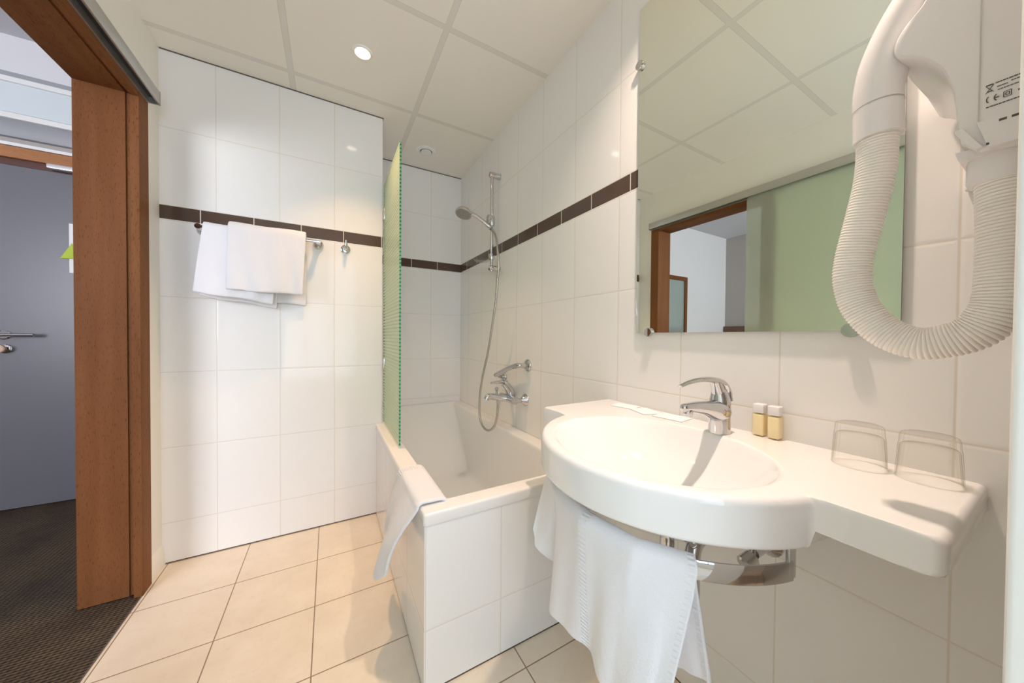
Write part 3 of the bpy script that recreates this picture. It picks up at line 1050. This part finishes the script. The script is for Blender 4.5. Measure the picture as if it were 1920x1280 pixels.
ro, ri, isb = [], [], []
for k in range(NA):
    a = 2 * PI * k / NA
    dx, dy = math.cos(a), math.sin(a)
    lo_r, hi_r = 0.1, 0.7
    for _ in range(40):
        mid = (lo_r + hi_r) / 2
        if sd_basin(OX + dx * mid, OY + dy * mid) > 0:
            hi_r = mid
        else:
            lo_r = mid
    r = lo_r
    if dx > 0:
        r = min(r, (RX1 - OX) / dx)
    ro.append(r)
    q = (OX + dx * r, OY + dy * r)
    isb.append(max(0.0, min(1.0, 0.5 + (sd_rect(*q) - sd_circ(*q)) / 0.008)) if dx < 0 else 0.0)
    ri.append(ell_exit(dx, dy, EX, EY, EA, EB))
depth = 0.118
rings = []


def ring(fr, fz):
    out = []
    for k in range(NA):
        a = 2 * PI * k / NA
        r = fr(k)
        x = min(OX + r * math.cos(a), RX1)
        out.append(bm.verts.new((x, OY + r * math.sin(a), fz(k))))
    rings.append(out)


for tt in (0.05, 0.14, 0.25, 0.37, 0.48, 0.58, 0.67, 0.75, 0.82, 0.88, 0.93, 0.97):
    ring(lambda k, s=tt: ri[k] * s, lambda k, s=tt: BZ - 0.004 - depth * (1 - s ** 2.6))
ring(lambda k: ri[k], lambda k: BZ - 0.0035)
ring(lambda k: ri[k] + 0.004, lambda k: BZ - 0.0012)
ring(lambda k: ri[k] + 0.009, lambda k: BZ)
for back, dz in ((0.011, 0.0), (0.0065, 0.0014), (0.003, 0.0045), (0.0008, 0.009), (0.0, 0.015)):
    ring(lambda k, b=back: ro[k] - b, lambda k, d=dz: BZ - d)
zb = [0.775 - 0.028 * s for s in isb]
ring(lambda k: ro[k], lambda k: zb[k] + 0.008)
ring(lambda k: ro[k] - 0.003, lambda k: zb[k] + 0.002)
ring(lambda k: ro[k] - 0.009, lambda k: zb[k])
ring(lambda k: max(ri[k] * 1.05, ro[k] - 0.05), lambda k: zb[k] - 0.004 * isb[k])
for a, b in zip(rings, rings[1:]):
    for k in range(NA):
        k2 = (k + 1) % NA
        bm.faces.new((a[k], a[k2], b[k2], b[k]))
bm.faces.new(rings[0])
# underside of the bowl
und = []
for rr, zz in ((0.300, 0.768), (0.300, 0.752), (0.292, 0.744), (0.262, 0.728), (0.215, 0.702), (0.15, 0.682), (0.06, 0.674)):
    lp = []
    for k in range(120):
        a = 2 * PI * k / 120
        x = CX + rr * math.cos(a) * (0.70 if math.cos(a) > 0 else 1.0)
        lp.append(bm.verts.new((x - (0.30 - rr) * 0.15, CY + rr * math.sin(a), zz)))
    und.append(lp)
for a, b in zip(und, und[1:]):
    for k in range(120):
        k2 = (k + 1) % 120
        bm.faces.new((a[k], a[k2], b[k2], b[k]))
bm.faces.new(und[-1])
bow = link('basin_body', bm, M['ceramic'], wb, angle=60, weighted=True)
bm = bmesh.new()
lathe(bm, [(0.0, 0.0), (0.020, 0.0), (0.021, 0.002), (0.016, 0.004), (0.0, 0.0045)], (OX, OY, BZ - depth - 0.0035), (0, 0, 1), 28)
link('drain_plug', bm, M['chrome'], wb)

# ------------------------------------------------------------------ basin tap
bt = empty('basin_tap', (0.856, 0.452, BZ), 'chrome single lever tap on the washbasin', 'tap')
TY = 0.452
bm = bmesh.new()
bp = resample(catmull([(0.858, TY, BZ - 0.001), (0.858, TY, BZ + 0.03), (0.859, TY, BZ + 0.06), (0.858, TY, BZ + 0.085), (0.852, TY, BZ + 0.108)], 8), 30)
tube(bm, bp, [0.0250 - 0.0015 * math.sin(PI * i / 29) - 0.010 * max(0, (i - 20) / 9) ** 1.5 for i in range(30)], 32)
link('body', bm, M['chrome'], bt)
bm = bmesh.new()
sp = resample(catmull([(0.862, TY, BZ + 0.050), (0.830, TY, BZ + 0.058), (0.790, TY, BZ + 0.067), (0.750, TY, BZ + 0.0725), (0.712, TY, BZ + 0.075), (0.703, TY, BZ + 0.0755)], 8), 36)
tube(bm, sp, [0.0245 + 0.005 * math.exp(-((i - 5) / 6) ** 2) - 0.0155 * (i / 35) ** 0.9 - (0.004 if i == 35 else 0) for i in range(36)], 28, flat=0.95, ref=(0, 0, 1))
lathe(bm, [(0.0, 0.0), (0.0095, 0.0), (0.0108, 0.003), (0.0108, 0.016), (0.0, 0.016)], (0.7235, TY, BZ + 0.0535), (0.15, 0, 1), 24)
link('spout', bm, M['chrome'], bt, angle=50)
bm = bmesh.new()
lv = resample(catmull([(0.873, TY, BZ + 0.080), (0.872, TY, BZ + 0.104), (0.856, TY, BZ + 0.124), (0.820, TY, BZ + 0.1335), (0.775, TY, BZ + 0.1365), (0.735, TY, BZ + 0.1335), (0.693, TY, BZ + 0.1255)], 8), 40)
tube(bm, lv, [0.0125 - 0.0095 * (i / 39) ** 0.7 for i in range(40)], 24, flat=1.9, ref=(1, 0, 0.1))
link('lever', bm, M['chrome'], bt, angle=50)
bm = bmesh.new()
tube(bm, [(0.852, TY, BZ + 0.100), (0.838, TY, BZ + 0.130)], [0.016, 0.012], 20)
link('cartridge', bm, M['chrome'], bt)

# ------------------------------------------------------------------ trap and angle valve below the basin
tp = empty('drain_trap', (0.72, 0.46, 0.6), 'chrome drain trap pipes below the washbasin', 'drain pipe')
bm = bmesh.new()
tube(bm, catmull([(0.700, 0.482, 0.675), (0.700, 0.482, 0.60), (0.700, 0.482, 0.47), (0.702, 0.478, 0.445), (0.710, 0.458, 0.43), (0.719, 0.438, 0.445), (0.721, 0.434, 0.47), (0.721, 0.434, 0.55), (0.728, 0.434, 0.582), (0.752, 0.434, 0.596), (0.80, 0.434, 0.598), (0.925, 0.434, 0.598)], 8), 0.0165, 20)
link('pipe', bm, M['chrome'], tp)
bm = bmesh.new()
lathe(bm, [(0.0, 0.0), (0.018, 0.0), (0.034, 0.010), (0.035, 0.0145), (0.0, 0.0145)], (0.924, 0.434, 0.598), (1, 0, 0), 28)
link('wall_rosette', bm, M['chrome'], tp)
bm = bmesh.new()
tube(bm, [(0.700, 0.482, 0.642), (0.700, 0.482, 0.672)], 0.024, 24)
link('collar_nut', bm, M['chrome'], tp)
av = empty('angle_valve', (0.88, 0.36, 0.57), 'small chrome angle valve on the wall below the washbasin', 'valve')
bm = bmesh.new()
lathe(bm, [(0.0, 0.0), (0.014, 0.0), (0.028, 0.014), (0.029, 0.020), (0.0, 0.020)], (0.9185, 0.372, 0.56), (1, 0, 0), 24)
tube(bm, [(0.86, 0.372, 0.56), (0.925, 0.372, 0.56)], 0.011, 16)
tube(bm, [(0.862, 0.372, 0.56), (0.862, 0.372, 0.60), (0.862, 0.376, 0.68)], 0.006, 12)
link('body', bm, M['chrome'], av)
bm = bmesh.new()
lathe(bm, [(0.0, 0.0), (0.012, 0.0), (0.016, 0.004), (0.018, 0.030), (0.014, 0.034), (0.0, 0.034)], (0.850, 0.368, 0.56), (-0.85, 0.25, -0.45), 14)
link('knob', bm, M['chrome_soft'], av)

# ------------------------------------------------------------------ chrome towel rail under the basin
tr = empty('towel_rail', (0.7, 0.49, 0.685), 'flat chrome towel rail curving below the washbasin bowl', 'towel rail')
RR = 0.268


def rail_pt(s):
    """s 0..1 along the rail from the far arm to the near arm"""
    e = math.radians(103.0 + 154.0 * s)
    return (CX + RR * math.cos(e), CY + RR * math.sin(e), 0)


bm = bmesh.new()
NS = 160
sec = [(0.0, -0.015), (0.0, 0.015), (0.0005, 0.0160), (0.0035, 0.0160), (0.004, 0.015), (0.004, -0.015), (0.0035, -0.0160), (0.0005, -0.0160)]
prev = None
for i in range(NS + 1):
    p = Vector(rail_pt(i / NS))
    q0, q1 = Vector(rail_pt(max(0, i - 1) / NS)), Vector(rail_pt(min(NS, i + 1) / NS))
    tg = (q1 - q0).normalized()
    nr = Vector((tg.y, -tg.x, 0))
    cur = [bm.verts.new((p.x + nr.x * a, p.y + nr.y * a, 0.687 + b)) for a, b in sec]
    if prev:
        for k in range(len(sec)):
            k2 = (k + 1) % len(sec)
            bm.faces.new((prev[k], cur[k], cur[k2], prev[k2]))
    else:
        bm.faces.new(cur)
    prev = cur
bm.faces.new(list(reversed(prev)))
link('band', bm, M['chrome'], tr, angle=30)
for yy in (0.7500, 0.2300):
    boxes('hanger', [(0.640, 0.664, yy - 0.003, yy + 0.003, 0.671, 0.7435)], M['chrome'], tr, 0.001)

# hand towel hung over that rail
TOPK = [(0.0, (0.520, 0.690, 0.712)), (0.20, (0.476, 0.610, 0.712)), (0.26, (0.464, 0.580, 0.712)), (0.5, (0.440, 0.480, 0.712)), (0.75, (0.455, 0.375, 0.712)), (1.0, (0.505, 0.298, 0.711))]
FRK = [(0.0, (0.450, 0.676, 0.575)), (0.10, (0.447, 0.656, 0.545)), (0.22, (0.452, 0.602, 0.528)), (0.27, (0.430, 0.585, 0.448)), (0.5, (0.425, 0.470, 0.470)), (0.72, (0.425, 0.392, 0.440)), (0.88, (0.415, 0.325, 0.440)), (1.0, (0.430, 0.312, 0.440))]
BKK = [(0.0, (0.545, 0.66, 0.60)), (0.3, (0.515, 0.56, 0.55)), (0.6, (0.525, 0.395, 0.462)), (1.0, (0.553, 0.298, 0.486))]


def hand_towel(u, v):
    T = piece(TOPK, u)
    Fp = piece(FRK, u)
    Bk = piece(BKK, u)
    inw = (Vector((CX, CY, 0)) - Vector((T.x, T.y, 0))).normalized()
    if v < 0.38:
        t = v / 0.38
        a = T + inw * 0.016 + Vector((0, 0, -0.010))
        p = lerp3(Bk, a, t)
        k = 1 - t
    elif v < 0.48:
        t = (v - 0.38) / 0.10
        an = PI * t
        p = T + inw * 0.016 * math.cos(an) + Vector((0, 0, -0.010 + 0.010 * math.sin(an)))
        k = 0
    else:
        t = (v - 0.48) / 0.52
        a = T - inw * 0.016 + Vector((0, 0, -0.010))
        s = t ** 0.85
        p = lerp3(a, Fp, t)
        # cloth drops steeply first, then drifts sideways
        p.z = a.z + (Fp.z - a.z) * s
        k = t
    fold = 0.006 * math.sin(u * 19 + 0.6) + 0.004 * math.sin(u * 37 + v * 3)
    p -= inw * fold * k
    if v >= 0.48:
        crease = math.exp(-((u - 0.235) / 0.03) ** 2)
        p += inw * 0.022 * crease * min(1.0, k * 3)
    return p


tag(cloth('hand_towel', hand_towel, 90, 90, 0.008, M['terry_hand']), 'white terry hand towel hung on the chrome rail below the washbasin', 'towel')

# ------------------------------------------------------------------ mirror
mi = empty('bathroom_mirror', (XR, 0.47, 1.63), 'large frameless mirror above the washbasin', 'mirror')
bm = bmesh.new()
box(bm, XR - 0.010, XR - 0.005, 0.171, 0.770, 1.078, 2.184)
o = link('mirror_glass', bm, [M['mirror'], M['mirror_edge']], mi, smooth=False)
for p in o.data.polygons:
    if abs(p.normal.x) < 0.5:
        p.material_index = 1
for yy, zz in ((0.766, 1.992), (0.172, 1.992), (0.717, 1.079), (0.236, 1.079)):
    bm = bmesh.new()
    lathe(bm, [(0.0, 0.0), (0.009, 0.0), (0.009, 0.006), (0.0135, 0.0065), (0.0145, 0.009), (0.0145, 0.017), (0.0135, 0.019), (0.0, 0.0195)], (XR - 0.0005, yy, zz), (-1, 0, 0), 28)
    link('clip', bm, M['chrome'], mi)

# ------------------------------------------------------------------ hair dryer on the wall
hd = empty('hair_dryer', (XR, 0.06, 1.4), 'white wall hair dryer with ribbed hose beside the mirror', 'hair dryer')
half = [(0.045, 1.640), (0.085, 1.620), (0.100, 1.560), (0.111, 1.508), (0.129, 1.485), (0.137, 1.470), (0.1375, 1.456), (0.132, 1.446), (0.122, 1.439), (0.111, 1.428), (0.101, 1.413), (0.094, 1.397), (0.088, 1.372), (0.085, 1.345), (0.083, 1.318), (0.0805, 1.302)]
YC = 0.045
left = half[1:]
left = [(p.x, p.y) for p in catmull([(y, z, 0) for y, z in left], 5)]
poly = [(YC, 1.650)] + left + [(0.066, 1.287), (YC, 1.284)]
right = [(2 * YC - y, z) for y, z in reversed(poly[1:-1])]
poly = poly + right
bm = bmesh.new()


def inset(p, s):
    cy, cz = YC, 1.45
    return (cy + (p[0] - cy) * s, cz + (p[1] - cz) * (1 - (1 - s) * 0.5))


lo = []
for s, dpt in ((0.90, 0.678), (0.955, 0.6785), (0.985, 0.681), (1.0, 0.686), (1.0, 0.770), (0.96, 0.85), (0.96, 0.929)):
    lo.append([bm.verts.new((dpt, *inset(p, s))) for p in poly])
for a, b in zip(lo, lo[1:]):
    n = len(a)
    for k in range(n):
        bm.faces.new((a[k], a[(k + 1) % n], b[(k + 1) % n], b[k]))
bm.faces.new(lo[0])
bm.faces.new(list(reversed(lo[-1])))
link('housing', bm, M['plastic'], hd, angle=40)
boxes('wall_plate', [(0.926, XR - 0.0005, YC - 0.06, YC + 0.06, 1.31, 1.62)], M['plastic'], hd, 0.003)
# seam, lower vent visor and screw on the front
for ya in (0.0675, 2 * YC - 0.0684):
    boxes('seam', [(0.6768, 0.679, ya, ya + 0.0009, 1.318, 1.63)], plain('seam_groove', (0.60, 0.57, 0.56), 0.4), hd)
bm = bmesh.new()
ngon_prism(bm, [(0.0845, 1.318), (0.0785, 1.318), (0.064, 1.289), (0.0685, 1.288), (0.0775, 1.300)], lambda p, d: (d, p[0], p[1]), 0.672, 0.684)
ngon_prism(bm, [(0.0685, 1.319), (0.020, 1.319), (0.024, 1.286), (0.060, 1.286)], lambda p, d: (d, p[0], p[1]), 0.6705, 0.684)
link('lower_visor', bm, M['plastic'], hd, angle=30)
bm = bmesh.new()
tube(bm, [(0.6715, 0.0605, 1.290), (0.6690, 0.0605, 1.290)], 0.0012, 10)
link('screw', bm, M['ink'], hd)
for ya, za in ((0.0515, 1.3135), (0.0435, 1.3135)):
    boxes('vent_slot', [(0.6698, 0.6706, ya - 0.003, ya + 0.002, za - 0.0012, za + 0.0012)], M['ink'], hd)
bm = bmesh.new()
fl = [(0.085, 1.295), (0.083, 1.286), (0.068, 1.283), (0.045, 1.283), (0.012, 1.283), (0.010, 1.292)]
ngon_prism(bm, fl, lambda p, d: (d, p[0], p[1]), 0.686, 0.750)
link('bottom_flange', bm, M['plastic'], hd, angle=30)
bm = bmesh.new()
lathe(bm, [(0.0, 0.0), (0.0245, 0.0), (0.027, 0.006), (0.027, 0.030), (0.0255, 0.034), (0.0, 0.034)], (0.712, 0.0525, 1.252), (0, 0, 1), 36)
link('hose_socket', bm, M['plastic'], hd)
HPTS = [(0.710, 0.1575, 1.364), (0.710, 0.1595, 1.306), (0.710, 0.1685, 1.250), (0.710, 0.1795, 1.189), (0.710, 0.181, 1.150), (0.710, 0.1715, 1.109), (0.710, 0.147, 1.073), (0.710, 0.117, 1.056), (0.710, 0.089, 1.060), (0.710, 0.067, 1.074), (0.710, 0.054, 1.100), (0.710, 0.0505, 1.132), (0.710, 0.050, 1.170), (0.710, 0.0505, 1.21), (0.711, 0.052, 1.256)]
bm = bmesh.new()
NR = 138
hp = resample(catmull(HPTS, 30), NR * 8 + 1)
tube(bm, hp, [0.0196 + 0.0025 * abs(math.cos(PI * i / 8)) ** 0.55 for i in range(len(hp))], 36)
link('ribbed_hose', bm, M['plastic_cream'], hd, angle=80)
bm = bmesh.new()
nz = resample(catmull([(0.710, 0.1570, 1.358), (0.710, 0.1580, 1.398), (0.711, 0.1580, 1.430), (0.713, 0.152, 1.470), (0.716, 0.138, 1.510), (0.720, 0.118, 1.548), (0.724, 0.095, 1.585), (0.728, 0.070, 1.625)], 10), 60)
tube(bm, nz, [0.0262 if i < 9 else 0.0262 + 0.0012 * min(1, (i - 9) / 12) for i in range(60)], 36)
link('nozzle_handle', bm, M['plastic'], hd, angle=60)
bm = bmesh.new()
tube(bm, [nz[9].lerp(nz[10], 0.3), nz[9].lerp(nz[10], 0.65)], [0.0266, 0.0266], 36, caps=False)
link('nozzle_ring', bm, plain('ring_groove', (0.48, 0.44, 0.43), 0.5), hd)
# rating marks printed on the front
bm = bmesh.new()
PX = 0.6772


def dash(y0, y1, zc, h, rise):
    """thin printed bar from y0 (left) to y1 (right)"""
    a = [(PX, y0, zc - h / 2), (PX, y1, zc + rise - h / 2), (PX, y1, zc + rise + h / 2), (PX, y0, zc + h / 2)]
    f = [bm.verts.new(p) for p in a]
    g = [bm.verts.new((p[0] + 0.002, p[1], p[2])) for p in a]
    bm.faces.new(f)
    bm.faces.new(list(reversed(g)))
    for i in range(4):
        j = (i + 1) % 4
        bm.faces.new((f[i], g[i], g[j], f[j]))


def arc(cy, cz, ry, rz, a0, a1, th, n=14):
    pts = [(cy + ry * math.cos(math.radians(a0 + (a1 - a0) * i / n)), cz + rz * math.sin(math.radians(a0 + (a1 - a0) * i / n))) for i in range(n + 1)]
    for (ya, za), (yb, zb2) in zip(pts, pts[1:]):
        d = Vector((yb - ya, zb2 - za))
        nn = Vector((-d.y, d.x)).normalized() * th / 2
        q = [(ya + nn.x, za + nn.y), (yb + nn.x, zb2 + nn.y), (yb - nn.x, zb2 - nn.y), (ya - nn.x, za - nn.y)]
        f = [bm.verts.new((PX, *p)) for p in q]
        bm.faces.new(f)


# left is +Y when seen from the room
arc(0.0605, 1.3440, 0.0022, 0.0036, -70, 70, 0.0010)      # C
arc(0.0553, 1.3440, 0.0022, 0.0036, -70, 70, 0.0010)      # E
dash(0.0570, 0.0545, 1.3440, 0.0008, 0.0)
for s in (0.0030, 0.0014):
    arc(0.0490, 1.3440, s * 1.15, s * 1.5, 45, 405, 0.0007, 4)
dash(0.0425, 0.0395, 1.3440, 0.0016, 0)
rl = random.Random(11)
for za, ya, yb, hh in ((1.3355, 0.0630, 0.0400, 0.0010), (1.3610, 0.0570, 0.0400, 0.0010), (1.3560, 0.0560, 0.0490, 0.0008), (1.3575, 0.0470, 0.0400, 0.0008), (1.3522, 0.0555, 0.0420, 0.0007)):
    yy = ya                                   # fine print too small to read: word-long strokes
    while yy > yb:
        ww = rl.uniform(0.0012, 0.0030)
        dash(yy, max(yb, yy - ww), za, hh, 0)
        yy -= ww + 0.0004
dash(0.0632, 0.0585, 1.3610, 0.0010, 0)
dash(0.0622, 0.0592, 1.3535, 0.0008, 0)
dash(0.0634, 0.0582, 1.3520, 0.0007, 0.0085)
dash(0.0634, 0.0582, 1.3605, 0.0007, -0.0085)
link('rating_marks', bm, M['ink'], hd, smooth=False)

# ------------------------------------------------------------------ things on the washbasin shelf
GL = [(0.0, 0.078), (0.026, 0.078), (0.0305, 0.076), (0.0320, 0.071), (0.0325, 0.060), (0.0335, 0.054), (0.0365, 0.002), (0.0372, 0.0), (0.0355, 0.0), (0.0350, 0.003), (0.0315, 0.054), (0.028, 0.058), (0.0, 0.060)]


def ribs(a, h):
    return 1.0 + (0.018 * math.cos(24 * a) if 0.05 < h < 0.0775 else 0.0)


cup_labels = ('upside down drinking glass on the basin shelf, farther from the right edge', 'upside down drinking glass nearest the right end of the basin shelf')
bm = bmesh.new()
lathe(bm, GL, (0, 0, 0), (0, 0, 1), 144, ribs)
cup = link('drinking_glass', bm, M['cup_glass'], angle=50)
for (cx, cy), lab in zip(((0.862, 0.206), (0.872, 0.1265)), cup_labels):
    o = cup if lab == cup_labels[0] else cup.copy()
    if o is not cup:
        COL.objects.link(o)
    o.location = (cx, cy, BZ + 0.0008)
    tag(o, lab, 'glass', 'upturned drinking glasses')

for (cx, cy), lab in zip(((0.914, 0.388), (0.912, 0.356)), ('small amber toiletry bottle with white cap, the one nearer the tap', 'small amber toiletry bottle with white cap, the one nearer the glasses')):
    r = empty('toiletry_bottle', (cx, cy, BZ), lab, 'bottle', 'toiletry bottles')
    bm = bmesh.new()
    box(bm, cx - 0.0125, cx + 0.0125, cy - 0.0125, cy + 0.0125, BZ + 0.0008, BZ + 0.056, bev=0.004, seg=3)
    link('bottle_body', bm, M['amber'], r)
    bm = bmesh.new()
    box(bm, cx - 0.0116, cx + 0.0116, cy - 0.0116, cy + 0.0116, BZ + 0.002, BZ + 0.0535, bev=0.0035, seg=3)
    link('gel', bm, plain('amber_gel_fill', (0.95, 0.83, 0.58), 0.15), r)
    bm = bmesh.new()
    box(bm, cx - 0.0115, cx + 0.0115, cy - 0.0115, cy + 0.0115, BZ + 0.056, BZ + 0.078, bev=0.003, seg=3)
    link('cap', bm, M['plastic'], r)

for i, (cx, cy, a, sx, sy, lab) in enumerate((
        (0.885, 0.775, 14, 0.030, 0.040, 'thin white soap sachet lying farthest from the tap'),
        (0.880, 0.690, -18, 0.032, 0.042, 'thin white soap sachet with dark rim, middle of the three by the tap'),
        (0.885, 0.600, 8, 0.034, 0.044, 'thin white soap sachet lying closest to the tap'))):
    bm = bmesh.new()
    n = 8
    grid = [[bm.verts.new(((p / n - 0.5) * 2 * sx, (q / n - 0.5) * 2 * sy, 0.0015 + 0.0045 * math.sin(PI * p / n) * math.sin(PI * q / n))) for q in range(n + 1)] for p in range(n + 1)]
    bot = [[bm.verts.new(((p / n - 0.5) * 2 * sx, (q / n - 0.5) * 2 * sy, 0.0002)) for q in range(n + 1)] for p in range(n + 1)]
    for p in range(n):
        for q in range(n):
            bm.faces.new((grid[p][q], grid[p + 1][q], grid[p + 1][q + 1], grid[p][q + 1]))
            bm.faces.new((bot[p][q], bot[p][q + 1], bot[p + 1][q + 1], bot[p + 1][q]))
    for p in range(n):
        for (A, B) in ((0, 0),):
            bm.faces.new((grid[p][0], bot[p][0], bot[p + 1][0], grid[p + 1][0]))
            bm.faces.new((grid[p + 1][n], bot[p + 1][n], bot[p][n], grid[p][n]))
            bm.faces.new((grid[0][p + 1], bot[0][p + 1], bot[0][p], grid[0][p]))
            bm.faces.new((grid[n][p], bot[n][p], bot[n][p + 1], grid[n][p + 1]))
    o = link('soap_sachet', bm, M['paper'])
    o.location = (cx, cy, BZ + 0.0005)
    o.rotation_euler = (0, 0, math.radians(a))
    tag(o, lab, 'soap sachet', 'soap sachets')
